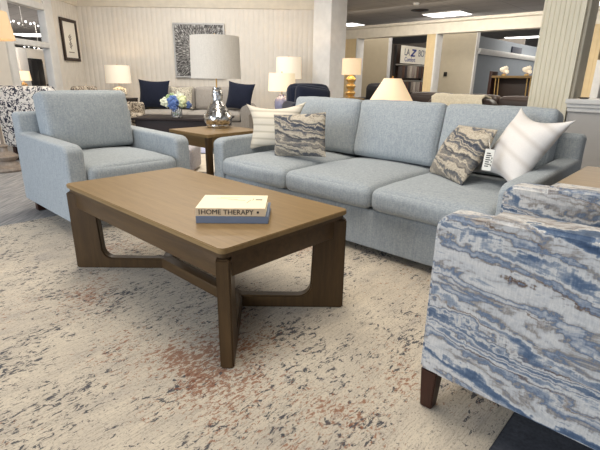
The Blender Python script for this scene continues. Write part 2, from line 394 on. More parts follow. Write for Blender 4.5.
# left wall, with an interior opening onto the next room (upper and lower light, transom between)
def on_left(bm): return xf(bm, (WX, 0, 0), (0, 0, PI/2))
struct('wall_left', on_left(xf(beadboard(.95, 0, 2.42), (8.36, 0, 0))), M['wall'])
b = box(WX-.12, WX, 3.2, 6.95, 0, 2.42); rbox(b, WX-.12, WX, 6.95, 8.36, 2.05, 2.42); struct('wall_left_front', b, M['wall'])
b = box(WX-.10, WX+.03, 6.95, 7.12, 0, 2.06, .01); rbox(b, WX-.10, WX+.03, 8.10, 8.36, 0, 2.42, .012)
rbox(b, WX-.10, WX+.03, 7.12, 8.10, 1.43, 1.52, .01); rbox(b, WX-.10, WX+.04, 6.95, 8.10, 2.02, 2.12, .01)
struct('door_1', b, M['white'])
b = prism([(-y, z) for y, z in cr], 6.95, WY, mat=Matrix(((1, 0, 0, WX), (0, 0, 1, 0), (0, 1, 0, 0), (0, 0, 0, 1)))); struct('trim_2', b, M['cream_trim'])
# next room beyond the left opening
struct('wall_side_room', box(-6.9, -6.8, 9.6, 12.9, 0, 1.62), M['wall'])
struct('trim_3', box(-6.82, -6.62, 10.95, 11.3, 0, 1.6, .01), M['greywall'])
struct('wall_far_left', box(-18, -17.9, 0, 36, 0, 3), M['greywall'])
struct('wall_far_back', box(-18, 0, 35, 35.1, 0, 3), M['greywall'])
# free-standing pillar at the end of the back wall: two faces turned to the seating group
def at(u, v, z=0): return tuple(Fw(u, v, z))
PW = .44
pc = Vector((.50, 8.95, 0))
b = box(-PW/2, PW/2, -PW/2, PW/2, 0, 3.0, .012)
rbox(b, -PW/2-.03, PW/2+.03, -PW/2-.03, PW/2+.03, 0, .16, .01)
struct('column_back', b, M['white'], pc, PI/4)
# far partition, parallel to the sofa, with two openings
PV = 11.1
def fstruct(name, bm, mat): return struct(name, bm, mat, (0, 0, 0), A)
b = box(-11.5, 4, PV, PV+.28, 2.13, 2.40); rbox(b, -11.5, 4, PV-.06, PV+.34, 2.38, 2.45, .015); rbox(b, -11.5, 4, PV-.02, PV, 2.13, 2.17)
fstruct('wall_partition_header', b, M['cream_trim'])
for i, (ua, ub) in enumerate(((-11.5, -8.17), (-5.97, -5.72), (-3.2, -2.12))):
    bb = xf(beadboard(ub-ua, 0, 2.13, .075, .014, .006, .28), (ua, PV, 0)); fstruct('wall_partition_' + 'abc'[i], bb, M['yellow'])
b = box(-8.17, -8.13, PV-.03, PV+.30, 0, 2.13, .006); rbox(b, -5.72, -5.68, PV-.03, PV+.30, 0, 2.13, .006); rbox(b, -3.24, -3.2, PV-.03, PV+.3, 0, 2.13, .006)
rbox(b, -2.12, -1.98, PV-.04, PV+.30, 0, 1.45, .006)
fstruct('trim_4', b, M['white'])
fstruct('wall_beyond_a', box(-13, -8.17, 12.8, 12.9, 0, 2.44), M['beige'])
fstruct('wall_beyond_b', box(-6.75, -5.38, 12.8, 12.9, 0, 2.44), M['beige'])
b = box(-8.18, -8.145, 12.77, 12.93, 0, 2.44, .005); rbox(b, -5.39, -5.355, 12.77, 12.93, 0, 2.44, .005); fstruct('trim_5', b, M['white'])
fstruct('wall_beyond_blue', box(-5.48, -5.38, 12.9, 26, 0, 2.2), M['bluewall'])
b = prism([(0, 1.74), (.03, 1.74), (.10, 1.83), (.10, 1.88), (0, 1.88)], 12.93, 26, mat=Matrix(((1, 0, 0, -5.38), (0, 0, 1, 0), (0, 1, 0, 0), (0, 0, 0, 1)))); fstruct('trim_6', b, M['white'])
fstruct('wall_beyond_dark', box(-13, -5.5, 17, 17.1, 0, 2.44), M['darkwall'])
fstruct('wall_beyond_end', box(-8, 12, 27, 27.1, 0, 3), M['greywall'])
# half wall and grooved pillar behind the sofa
fstruct('column_right', xf(beadboard(.36, 0, 3.0, .042, .010, .006, .36), (-1.49, 5.0, 0)), M['whitewash'])
fstruct('trim_8', box(-1.13, -1.10, 5.04, 5.34, .846, 2.2, .004), M['beige'])
fstruct('wall_half', box(-1.12, 5.5, 5.03, 5.33, 0, .74), M['greywall'])
b = box(-1.14, 5.5, 4.95, 5.41, .80, .845, .006); rbox(b, -1.13, 5.5, 4.975, 5.385, .765, .805, .008); rbox(b, -1.125, 5.5, 5.0, 5.36, .725, .77, .006)
fstruct('trim_7', b, M['white'])
struct('baseboard_back', box(WX, .3, WY-.02, WY, 0, .14, .004), M['cream_trim'])

# ceiling panels and fittings
def ceiling_light(u, v, lu, lv, label, name='ceiling_light', grp=None):
    t = thing(name, label, 'ceiling light', at(u, v, 3.0), A, grp)
    b = box(-lu/2-.02, lu/2+.02, -lv/2-.02, lv/2+.02, -.03, -.001)
    obj('light_frame', b, M['white'], t); obj('diffuser', box(-lu/2, lu/2, -lv/2, lv/2, -.036, -.028), M['panel'], t)
ceiling_light(-6.95, 14.05, 1.22, .82, 'large bright rectangular ceiling panel above the far partition header')
ceiling_light(-10.95, 14.45, .7, .75, 'small bright ceiling panel peeking beside the white back column')
ceiling_light(-2.75, 14.45, 1.0, .75, 'bright ceiling panel at the upper right corner, right of the grooved pillar')
ceiling_light(-6.6, 22.9, 3.2, .8, 'long ceiling panel seen through the right partition opening, nearer one')
ceiling_light(-8.2, 30.0, 2.4, .9, 'small ceiling panel deep inside the right partition opening')
t = thing('ceiling_light', 'bright ceiling panel seen through the upper part of the left wall opening', 'ceiling light', (-13.9, 24.6, 3.0), 0)
obj('light_frame', box(-.95, .95, -.9, .9, -.03, -.001), M['white'], t); obj('diffuser', box(-.9, .9, -.85, .85, -.036, -.028), M['panel'], t)
t = thing('ceiling_vent', 'round dark vent in the ceiling beside the large light panel', 'vent', (3.46, 14.43, 3.0))
obj('vent_ring', lathe([(.0, -.02), (.24, -.02), (.26, -.012), (.26, -.001), (0, -.001)], 24), M['black'], t)
obj('louver', lathe([(.06, -.04), (.12, -.04), (.14, -.021), (.05, -.021)], 20), M['frame'], t)
tag(xf2 := obj('smoke_detector', lathe([(0, -.05), (.07, -.05), (.09, -.02), (.09, -.001), (0, -.001)], 20), M['white']), 'small white smoke detector on the dark ceiling', 'smoke detector'); xf2.location = (3.05, 13.2, 3.0)

# ================================================================== RUGS
o = obj('area_rug', box(-1.62, 1.53, -1.25, 1.15, 0, .003, .001, 1), M['rug']); o.location = at(-1.80, 1.10, .001); o.rotation_euler = (0, 0, A)
tag(o, 'large distressed cream rug with navy and rust flecks under the coffee table', 'rug')
o = obj('woven_rug', box(-.5, .5, -.6, .6, 0, .010, .003, 1), M['stripe_rug']); o.location = (-1.35, 5.35, .001)
tag(o, 'cream woven rug on the floor beyond the gap between armchair and sofa', 'rug')

# ================================================================== COFFEE TABLE
t = thing('coffee_table', 'large brown wooden coffee table with angled slab legs on the cream rug', 'coffee table', at(-1.7215, 1.1242, .0042), A)
HT = .456
L2, W2 = .651, .336
b = prism(rounded_rect(-L2, L2, -W2, W2, .028), HT-.020, HT, r=.003)
obj('tabletop', b, M['oak'], t)
b = prism(rounded_rect(-L2+.010, L2-.010, -W2+.010, W2-.010, .024), HT-.040, HT-.021, r=.003)
obj('top_molding', b, M['oak_rail'], t)
b = box(-L2+.03, L2-.03, -W2+.022, W2-.022, HT-.122, HT-.0405, .002)
obj('apron', b, M['oak_rail'], t)
def slab_leg(cx, cy, nx):
    """One leg with its half of the Y stretcher, cut from one slab that runs from the corner to the node (nx,0)."""
    c = Vector((cx, cy)); n = Vector((nx, 0)); d = n - c; Ln = d.length; ang = math.atan2(d.y, d.x)
    rr_ = .055; wl = .115; hs = .058
    pts = [(-.020, 0), (Ln, 0), (Ln, hs), (wl+.012+rr_, hs)]
    for i in range(1, 7): a = -PI/2 - (PI/2)*i/6; pts.append((wl+.012+rr_+rr_*math.cos(a), hs+rr_+rr_*math.sin(a)))
    pts += [(wl, HT-.0405), (-.020, HT-.0405)]
    m = Matrix.Translation((c.x, c.y, 0)) @ Euler((0, 0, ang)).to_matrix().to_4x4() @ Matrix(((1, 0, 0, 0), (0, 0, -1, 0), (0, 1, 0, 0), (0, 0, 0, 1)))
    return prism(pts, -.024, .024, mat=m, r=.006)
NX = .30
for sx in (-1, 1):
    for sy in (-1, 1):
        obj('leg', slab_leg(sx*(L2-.022), sy*(W2-.022), sx*NX), M['oak_leg'], t)
obj('stretcher', box(-NX-.02, NX+.02, -.03, .03, .001, .0575, .004), M['oak_rail'], t)

# books on the coffee table
bc = Vector((-.258, 1.685, .4605))
def book(name, label, w_, d_, h_, cover, spine, z, rz, dx=0, dy=0):
    t = thing(name, label, 'book', (bc.x+dx, bc.y+dy, z), rz, 'books on the coffee table')
    b = box(-w_/2, w_/2, -d_/2, d_/2, 0, .003, .001, 1); rbox(b, -w_/2, w_/2, -d_/2, d_/2, h_-.003, h_, .001, 1)
    obj('cover', b, cover, t); obj('spine', box(-w_/2, w_/2, -d_/2-.003, -d_/2+.0005, 0, h_, .001, 1), spine, t)
    obj('pages', box(-w_/2+.004, w_/2-.004, -d_/2+.001, d_/2-.004, .0032, h_-.0032), M['paper'], t)
    return t
M['book_blue'] = plain('slate_blue_cover', srgb(104, 113, 130), .5); M['book_cream'] = plain('cream_cover', srgb(240, 226, 190), .5, var=.02)
M['book_spine'] = plain('tan_spine', srgb(206, 182, 150), .6)
book('book', 'lower slate blue hardback book on the coffee table', .272, .205, .027, M['book_blue'], M['book_blue'], .4605, .02)
t = book('book', 'upper cream hardback titled HOME THERAPY lying on a blue book', .262, .196, .031, M['book_cream'], M['book_spine'], .488, .02, -.006, -.002)
obj('title', xf(text_mesh('HOME THERAPY', .027), (-.012, -.1016, .0155), (PI/2, 0, 0)), M['ink'], t, label='dark spine title HOME THERAPY')
b = box(-.118, -.115, -.1022, -.0985, .006, .026); obj('spine_mark', b, M['ink'], t)
obj('spine_mark', box(.098, .108, -.1022, -.0985, .011, .021, .002, 1), M['ink'], t)
b = bmesh.new()
for (x, y, L_, a) in ((-.03, .04, .09, -.2), (.01, .02, .07, -.15), (.06, .0, .05, 1.3), (-.02, .06, .08, .05), (.075, .03, .03, 1.5)):
    bb = box(-L_/2, L_/2, -.0012, .0012, .0309, .0313); xf(bb, (x, y, 0), (0, 0, a)); me = bpy.data.meshes.new('t'); bb.to_mesh(me); b.from_mesh(me); bpy.data.meshes.remove(me)
M['rust_ink'] = plain('rust_ink', srgb(170, 120, 84), .8)
obj('cover_drawing', b, M['rust_ink'], t)
b = box(.085, .112, .02, .032, .0309, .0313); obj('cover_caption', b, M['ink'], t)

# ================================================================== SOFA
def seat_block(t, x0, x1, y0, y1, zb, nseat, arm_w, arm_h, seat_z, base_top, back_y, back_top, frame_top, foot_h, seedo=0, lean=-.16):
    """Track-arm sofa or chair: local x along the seat, front at y0, back at y1."""
    foot = M['espresso']
    obj('base', box(x0+.005, x1-.005, y0+.025, y1, foot_h, base_top, .012), M['blue'], t)
    for s, (xa, xb) in enumerate(((x0, x0+arm_w), (x1-arm_w, x1))):
        b = bmesh.new(); rA = .05
        # arm side outline in (y, z), front top rounded, then widened in x with soft edges
        pts = [(y0, foot_h), (y1-.015, foot_h), (y1-.015, arm_h+.015), (y0+rA*1.6, arm_h)]
        for i in range(1, 7): a = PI/2 + PI/2*i/6; pts.append((y0+rA*1.6+rA*1.6*math.cos(a), arm_h-rA+rA*math.sin(a)))
        m = Matrix(((0, 0, 1, 0), (1, 0, 0, 0), (0, 1, 0, 0), (0, 0, 0, 1)))
        b = prism(pts, xa, xb, mat=m)
        es = [e for e in b.edges if len(e.link_faces) == 2 and abs(e.verts[0].co.x - e.verts[1].co.x) < 1e-5 and (max(q.co.z for q in e.verts) > arm_h-.2 or True) and any(abs(f.normal.x) > .9 for f in e.link_faces)]
        top = [e for e in es if min(q.co.z for q in e.verts) > foot_h+.02 or abs(e.verts[0].co.z-e.verts[1].co.z) > .05]
        bmesh.ops.bevel(b, geom=top, offset=min(.022, arm_w*.3), segments=4, profile=.5, affect='EDGES', clamp_overlap=True)
        obj('arm', b, M['blue'], t, 50)
    obj('back_frame', xf(box(x0+.004, x1-.004, -.065, .065, 0, frame_top-foot_h-.01, .03), (0, y1-.085, foot_h+.005), (-.05, 0, 0)), M['blue'], t)
    xi0, xi1 = x0+arm_w, x1-arm_w; wq = (xi1-xi0)/nseat
    for i in range(nseat):
        a, b_ = xi0+i*wq+.002, xi0+(i+1)*wq-.002
        sc = obj('seat_cushion', puff(a, b_, y0-.02, back_y+.16, base_top+.004, seat_z, .045, .030, .012, seed=i+seedo), M['blue'], t)
    for i in range(nseat):
        a, b_ = xi0+i*wq+.003, xi0+(i+1)*wq-.003
        if i == 0 and nseat > 1: a -= .0
        hb = back_top - seat_z - .015
        bm = puff(a, b_, -.085, .085, 0, hb, .034, .008, .04, seed=10+i+seedo, wr=.005)
        xf(bm, (0, back_y+.10, seat_z+.012), (lean, 0, 0))
        obj('back_cushion', bm, M['blue'], t, 60)
    for fx in (x0+.07, x1-.07):
        for fy in (y0+.07, y1-.10):
            obj('foot', prism([(-.03, -.03), (.03, -.03), (.03, .03), (-.03, .03)], 0, foot_h+.01, mat=Matrix.Translation((fx, fy, 0)), r=.004), foot, t)
t = thing('sofa', 'blue grey three seat sofa with loose cushions facing the coffee table', 'sofa', at(-1.675, 2.55, .0042), A)
seat_block(t, -1.125, 1.125, -.53, .53, 0, 3, .115, .548, .412, .275, .160, .842, .705, .045, lean=-.21)
# armchair on the left faces along +u
t = thing('armchair', 'blue grey upholstered armchair at the far left end of the coffee table', 'armchair', at(-3.29, 1.400, .0025), A+PI/2)
seat_block(t, -.44, .428, -.48, .485, 0, 1, .115, .578, .440, .285, .10, .876, .735, .095, 5, lean=-.17)

# ================================================================== PATTERNED ARMCHAIR (right foreground, faces -u)
t = thing('accent_armchair', 'watercolor print armchair in blues and greys at the right foreground', 'armchair', at(-.076, 1.40, .0042), A-PI/2)
# local: front at y=-.44 (towards -u), local x runs along +... side panels at x = +-.30
PX = .30
for s in (-1, 1):
    xa, xb = (-PX, -PX+.095) if s < 0 else (PX-.095, PX)
    pts = [(-.435, .135), (.40, .135), (.40, .650), (-.39, .636)]
    for i in range(1, 6): a = PI/2 + PI/2*i/5; pts.append((-.39+.045*math.cos(a), .591+.045*math.sin(a)))
    b = prism(pts, xa, xb, mat=Matrix(((0, 0, 1, 0), (1, 0, 0, 0), (0, 1, 0, 0), (0, 0, 0, 1))), r=.010, seg=3)
    obj('arm', b, M['water'], t, 50)
    # fitted arm cap lying over the rear two thirds of the arm
    pts = [(-.30, .585), (.38, .585), (.38, .664), (-.30, .652)]
    b = prism(pts, xa-.006, xb+.006, mat=Matrix(((0, 0, 1, 0), (1, 0, 0, 0), (0, 1, 0, 0), (0, 0, 0, 1))), r=.010, seg=3)
    if s > 0 or True:
        for q in b.verts:
            q.co += mnoise.noise_vector(q.co*14)*.004
    obj('arm_cap', b, M['water'], t, 50)
obj('front_rail', box(-PX+.095, PX-.095, -.415, .35, .14, .31, .015), M['water'], t)
obj('seat_cushion', puff(-PX+.1, PX-.1, -.43, .24, .31, .45, .045, .025, .01, seed=3), M['water'], t)
b = xf(box(-PX, PX, -.07, .07, 0, .66, .03), (0, .40, .15), (-.12, 0, 0)); obj('backrest', b, M['water'], t)
for fx in (-PX+.03, PX-.03):
    for fy in (-.405, .36):
        b = bmesh.new(); g = bmesh.ops.create_cube(b, size=1)
        for q in b.verts:
            k_ = .026 if q.co.z > 0 else .019
            q.co = Vector((fx+math.copysign(k_, q.co.x), fy+math.copysign(k_, q.co.y), .14 if q.co.z > 0 else 0))
        bmesh.ops.bevel(b, geom=b.edges[:], offset=.003, segments=2, affect='EDGES')
        obj('leg', b, M['espresso'], t)

# ================================================================== SOFA PILLOWS
def throw(name, label, mat, w_, h_, t_, u, v, z, lean=-.3, turn=0.0, spin=0.0, grp='throw pillows on the blue sofa', seed=0, pinch=.11):
    bm = pillow(w_, h_, t_, seed=seed, pinch=pinch)
    if spin: xf(bm, (0, 0, -h_/2)); xf(bm, (0, 0, 0), (0, spin, 0)); lo = min(q.co.z for q in bm.verts); xf(bm, (0, 0, -lo))
    o = obj(name, bm, mat, None, 70); o.location = at(u, v, z); o.rotation_euler = (Euler((0, 0, A+turn)).to_matrix() @ Euler((lean, 0, 0)).to_matrix()).to_euler()
    return tag(o, label, 'pillow', grp)
throw('throw_pillow', 'cream ribbed pillow leaning at the left end of the sofa', M['cream_rib'], .50, .37, .13, -2.51, 2.39, .43, -.18, .41, -.06, seed=1, pinch=.26)
throw('throw_pillow', 'brown and grey marbled pillow in front of the cream ribbed pillow', M['water_pillow'], .44, .305, .14, -2.177, 2.31, .432, -.10, .18, -.09, seed=2, pinch=.05)
throw('throw_pillow', 'large white striped pillow standing against the right sofa arm', M['white_rib'], .42, .44, .16, -.825, 2.41, .44, -.54, -.60, .10, seed=3, pinch=.27)
pr_ = throw('throw_pillow', 'grey and tan marbled pillow with a hanging price tag', M['water_pillow'], .43, .34, .15, -1.13, 2.45, .435, -.53, -.70, -.04, seed=4, pinch=.03)
tg = obj('price_tag', box(-.022, .022, -.0012, .0012, -.11, 0, .001, 1), M['paper'], pr_, label='white paper hang tag')
bpy.context.view_layer.update()
inv = pr_.matrix_world.inverted()
tg.matrix_local = inv @ (Matrix.Translation(at(-.835, 2.33, .655)) @ Euler((-.12, .06, A+.35)).to_matrix().to_4x4())
sg = obj('tag_string', tube([inv @ Fw(-.90, 2.47, .70), inv @ Fw(-.865, 2.38, .685), inv @ Fw(-.835, 2.33, .655)], .0012, 6), M['paper'], pr_)
b = bmesh.new()
for i in range(7): rbox(b, -.013, .006 + .006*(i % 2), -.0018, -.0011, -.024-.011*i, -.019-.011*i)
for i in range(3): rbox(b, .014, .018, -.0018, -.0011, -.05-.018*i, -.04-.018*i)
tp = obj('tag_print', b, M['ink'], tg)

# ================================================================== END TABLES
def end_table(name, label, u, v, wu, wv, h, mat_top, mat_leg, fr=None, drawer=False):
    t = thing(name, label, 'end table', at(u, v, .001) if fr is None else fr, A if fr is None else 0)
    obj('tabletop', prism(rounded_rect(-wu/2, wu/2, -wv/2, wv/2, .015), h-.025, h, r=.003), mat_top, t)
    obj('apron', box(-wu/2+.02, wu/2-.02, -wv/2+.02, wv/2-.02, h-.11, h-.0255, .002), mat_top, t)
    for sx in (-1, 1):
        for sy in (-1, 1):
            cx, cy = sx*(wu/2-.03), sy*(wv/2-.03); obj('leg', box(cx-.022, cx+.022, cy-.022, cy+.022, 0, h-.0255, .003), mat_leg, t)
    return t
t = end_table('end_table', 'brown wooden end table between armchair and sofa, holding the silver lamp', -3.185, 2.34, .57, .58, .559, M['oak'], M['oak_leg'])
t = end_table('end_table', 'brown wooden end table beyond the right arm of the sofa', -.17, 2.34, .56, .56, .585, M['oak'], M['oak_leg'])

# ================================================================== TABLE LAMPS
def lamp(name, label, loc, base_bm, base_mat, z_base_top, r0_, r1_, z0, z1, shade_mat, lit=0.0, square=False, grp=None, rz=0, col=(1, .76, .48)):
    t = thing(name, label, 'lamp', loc, rz, grp)
    obj('lamp_base', base_bm, base_mat, t)
    obj('stem', tube([(0, 0, z_base_top-.01), (0, 0, z1-.02)], .006, 8), M['brass'], t)
    if square:
        b = bmesh.new()
        for (sa, sb) in (((-r0_, -r0_), (r0_, -r0_)), ((r0_, -r0_), (r0_, r0_)), ((r0_, r0_), (-r0_, r0_)), ((-r0_, r0_), (-r0_, -r0_))):
            pass
        b = prism(rounded_rect(-r0_, r0_, -r0_, r0_, r0_*.25), z0, z1)
    else:
        b = lathe([(r0_, z0), (r1_, z1), (r1_-.004, z1), (r0_-.004, z0), (r0_, z0)], 40)
    obj('lamp_shade', b, shade_mat, t)
    b = tube([(-r1_+.004, 0, z1-.01), (r1_-.004, 0, z1-.01)], .002, 6); tube([(0, -r1_+.004, z1-.01), (0, r1_-.004, z1-.01)], .002, 6, b)
    obj('shade_spider', b, M['brass'], t)
    obj('finial', lathe([(0, 0), (.008, 0), (.012, .012), (.004, .022), (.008, .03), (0, .035)], 12, c=(0, 0, z1-.01)), M['brass'], t)
    if lit:
        obj('bulb', ico(bmesh.new(), (0, 0, (z0+z1)/2), .025, 2), M['panel'], t)
        p = point('bulb_light', (0, 0, (z0+z1)/2+.05), lit, col, .04); p.parent = t
    return t
# silver mercury-glass lamp, unlit
prof = [(0, 0), (.10, 0), (.106, .012), (.104, .028), (.122, .055), (.127, .085), (.118, .112), (.098, .145), (.074, .185), (.053, .222), (.047, .25), (.052, .28), (.047, .315), (.040, .33), (.040, .345), (0, .345)]
lamp('table_lamp', 'silver mercury glass lamp with large grey drum shade on the end table', at(-3.32, 2.47, .5605), lathe(prof, 40), M['mercury'], .345, .216, .208, .418, .760, M['linen'])
# white coral lamp far left
b = bmesh.new(); lathe([(0, 0), (.07, 0), (.07, .02), (0, .02)], 20, b)
for i in range(9):
    a = i*2*PI/9; b = tube([(.03*math.cos(a), .03*math.sin(a), .024), (.12*math.cos(a+.4), .12*math.sin(a+.4), .08), (.10*math.cos(a+.9), .10*math.sin(a+.9), .15), (.02*math.cos(a+1.3), .02*math.sin(a+1.3), .20)], [.022, .03, .026, .014], 8, b)
lamp('table_lamp', 'lamp with white coral shaped base behind the blue armchair', (-3.46, 8.72, .601), b, M['ceramic_white'], .20, .225, .215, .27, .585, M['shade_soft'], 5)
end_table('side_table', 'side table under the coral lamp beside the grey sofa', 0, 0, .5, .5, .60, M['espresso_top'], M['espresso'], (-3.46, 8.72, .001))
# lavender lamp and its table, white lamp behind
prof = [(0, 0), (.075, 0), (.10, .02), (.108, .08), (.10, .15), (.075, .18), (.045, .20), (.04, .225), (0, .225)]
lamp('table_lamp', 'lit lamp with lavender ceramic base in front of the taller white lamp', (-.29, 6.62, .551), lathe(prof, 30), M['ceramic_lavender'], .225, .195, .185, .27, .515, M['shade_lit'], 5)
end_table('side_table', 'dark side table carrying the lavender lamp', 0, 0, .55, .5, .55, M['espresso_top'], M['espresso'], (-.42, 6.6, .001))
b = bmesh.new(); lathe([(0, 0), (.09, 0), (.09, .02), (.03, .03), (.03, .05), (.085, .12), (.10, .18), (.085, .24), (.03, .31), (.02, .36), (0, .36)], 26, b)
lamp('table_lamp', 'taller lit lamp with white base and drum shade against the beadboard wall', (-.25, 8.55, .601), b, M['ceramic_white'], .36, .235, .225, .395, .765, M['shade_soft'], 6)
end_table('side_table', 'side table against the back wall under the taller white lamp', 0, 0, .5, .5, .60, M['espresso_top'], M['espresso'], (-.25, 8.55, .001))
# gold gourd lamp by the column
b = bmesh.new(); lathe([(0, 0), (.085, 0), (.085, .02), (.05, .03)] + [(.035+.055*math.sin(PI*((j % 8)+.5)/8), .03+.11*(j//8)+.11*((j % 8)+.5)/8) for j in range(24)] + [(.02, .37), (0, .37)], 26, b)
lamp('table_lamp', 'gold lamp of three stacked balls with lit shade right of the white column', (.84, 8.0, .691), b, M['gold'], .37, .165, .16, .385, .645, M['shade_warm'], 4)
end_table('side_table', 'tall side table under the gold stacked ball lamp', 0, 0, .45, .45, .69, M['oak'], M['oak_leg'], (.84, 8.0, .001))
# cone lamp behind the sofa
prof = [(0, 0), (.08, 0), (.085, .02), (.05, .05), (.07, .10), (.06, .15), (.02, .19), (0, .19)]
lamp('table_lamp', 'lit lamp with pale pleated cone shade standing behind the sofa', at(-2.47, 3.98, .561), lathe(prof, 26), M['ceramic_white'], .19, .225, .085, .215, .445, M['shade_warm'], 4)
end_table('sofa_table', 'table behind the sofa under the cone shade lamp', -2.47, 3.98, .6, .45, .56, M['oak'], M['oak_leg'])
# floor lamp, far left
t = thing('floor_lamp', 'floor lamp with turned wooden base at the left edge', 'floor lamp', (-3.20, 4.74, .001))
M['driftwood'] = wood('grey_brown_wood', srgb(156, 144, 132), srgb(116, 104, 94), along='z')
obj('lamp_base', lathe([(0, 0), (.20, 0), (.21, .02), (.20, .045), (.12, .06), (.09, .10), (.125, .13), (.13, .15), (.10, .175), (.04, .20), (.035, .24), (.05, .26), (.02, .28), (0, .28)], 32), M['driftwood'], t)
obj('pole', tube([(0, 0, .27), (0, 0, 1.56)], .014, 12), M['driftwood'], t)
obj('lamp_shade', lathe([(.29, 1.32), (.25, 1.58), (.246, 1.58), (.286, 1.32), (.29, 1.32)], 40), M['shade_amber'], t)
obj('bulb', ico(bmesh.new(), (0, 0, 1.44), .03, 2), M['panel'], t)
p = point('bulb_light', (0, 0, 1.5), 5, (1, .76, .48), .04); p.parent = t

# ================================================================== BACK SEATING AREA
GS = thing('grey_sofa', 'taupe grey sofa against the back wall under the silver painting', 'sofa', (-1.95, 8.1, .001))
obj('base', box(-1.02, 1.02, -.45, .4, .10, .28, .015), M['taupe'], GS)
for s in (-1, 1):
    b = prism([(.92, .10), (1.06, .10), (1.06, .40)] + [(1.01+.095*math.cos(q*PI/10-.35), .46+.095*math.sin(q*PI/10-.35)) for q in range(13)] + [(.92, .38)], -.46, .40, mat=Matrix(((s, 0, 0, 0), (0, 0, 1, 0), (0, 1, 0, 0), (0, 0, 0, 1))))
    bmesh.ops.recalc_face_normals(b, faces=b.faces[:])
    obj('arm', b, M['taupe'], GS)
for i in range(2):
    obj('seat_cushion', puff(-.915+.9175*i, -.002+.9175*i, -.47, .25, .285, .43, .045, .02, .01, n=10, seed=20+i), M['taupe'], GS)
    obj('back_cushion', xf(puff(-.915+.9175*i, -.002+.9175*i, -.09, .09, 0, .40, .05, .01, .03, n=10, seed=24+i), (0, .27, .43), (-.14, 0, 0)), M['taupe'], GS)
obj('back_frame', box(-1.0, 1.0, .28, .44, .10, .80, .03), M['taupe'], GS)
for fx in (-.95, .95):
    for fy in (-.38, .34): obj('foot', box(fx-.025, fx+.025, fy-.025, fy+.025, 0, .11, .004), M['espresso'], GS)
def wpillow(name, label, mat, w_, h_, t_, loc, lean=-.3, turn=0, spin=0, seed=0, grp='pillows on the grey back sofa'):
    bm = pillow(w_, h_, t_, 12, seed=seed)
    if spin: xf(bm, (0, 0, -h_/2)); xf(bm, (0, 0, 0), (0, spin, 0)); lo = min(q.co.z for q in bm.verts); xf(bm, (0, 0, -lo))
    o = obj(name, bm, mat, None, 70); o.location = loc; o.rotation_euler = (Euler((0, 0, turn)).to_matrix() @ Euler((lean, 0, 0)).to_matrix()).to_euler()
    return tag(o, label, 'pillow', grp)
wpillow('throw_pillow', 'navy square pillow at the left end of the grey sofa', M['navy'], .54, .50, .16, (-2.60, 8.02, .45), -.25, .1, .03, 5)
wpillow('throw_pillow', 'navy square pillow at the right end of the grey sofa', M['navy'], .50, .48, .16, (-1.10, 7.90, .44), -.28, -.25, .10, 6)
wpillow('throw_pillow', 'small leaf print pillow tucked beside the left navy pillow', M['leafprint'], .42, .40, .13, (-2.16, 8.16, .45), -.22, -.05, 0, 7)
# painting on back wall
t = thing('painting', 'large square black and silver abstract painting above the grey sofa', 'painting', (-2.02, WY-.006, 1.49))
k = NT('silver_strokes'); cc = k.coord(loc=(.0, 0, .05)); ln = k.new('ShaderNodeVectorMath', operation='LENGTH'); k.link(cc, ln.inputs[0])
sx = k.new('ShaderNodeSeparateXYZ'); k.link(cc, sx.inputs[0]); an = k.math('ARCTAN2', sx.outputs['Z'], sx.outputs['X'])
cb = k.new('ShaderNodeCombineXYZ'); k.link(k.math('MULTIPLY', an, 17.0), cb.inputs[0]); k.link(k.math('MULTIPLY', ln.outputs['Value'], 9.0), cb.inputs[1])
fs = k.noise(cb.outputs[0], 1.6, 3, .55)
k.base(k.ramp(fs, [(.40, srgb(54, 52, 52)), (.52, srgb(112, 109, 106)), (.64, srgb(190, 188, 183))])); k.bump(fs, .8, .01); M['strokes'] = k.set(.4, .3, .5)
obj('canvas', box(-.47, .47, -.035, -.004, -.47, .47, .003, 1), M['strokes'], t)
b = bmesh.new()
for q in ((-.5, .5, .47, .5), (-.5, .5, -.5, -.47)): rbox(b, q[0], q[1], -.045, -.001, q[2], q[3], .003, 1)
for q in ((-.5, -.47), (.47, .5)): rbox(b, q[0], q[1], -.045, -.001, -.47, .47, .003, 1)
M['silver'] = plain('silver_frame', srgb(170, 166, 160), .35, .6)
obj('picture_frame', b, M['silver'], t)
# framed print on the left wall
t = thing('framed_print', 'tall dark framed botanical print on the left wall', 'picture', (WX+.001, 8.86, 1.62), PI/2)
b = bmesh.new()
for q in ((-.29, .29, .31, .365), (-.29, .29, -.365, -.31)): rbox(b, q[0], q[1], -.04, -.004, q[2], q[3], .004, 1)
for q in ((-.29, -.235), (.235, .29)): rbox(b, q[0], q[1], -.04, -.004, -.31, .31, .004, 1)
obj('picture_frame', b, M['frame'], t); obj('print_sheet', box(-.236, .236, -.022, -.004, -.311, .311), M['paper'], t)
b = bmesh.new(); rbox(b, -.004, .004, -.0245, -.0222, -.16, .08)
for i in range(12):
    a = -.14+.02*i; s = 1 if i % 2 else -1; bb = box(0, .05+.02*math.sin(i), -.0245, -.0222, -.008, .008); xf(bb, (0, 0, a), (0, -.6 if s > 0 else PI+.6, 0)); me = bpy.data.meshes.new('t'); bb.to_mesh(me); b.from_mesh(me); bpy.data.meshes.remove(me)
rbox(b, -.10, .10, -.0245, -.0222, -.22, -.205)
M['ink_grey'] = plain('grey_ink', srgb(120, 112, 104), .8)
obj('drawing', b, M['ink_grey'], t)
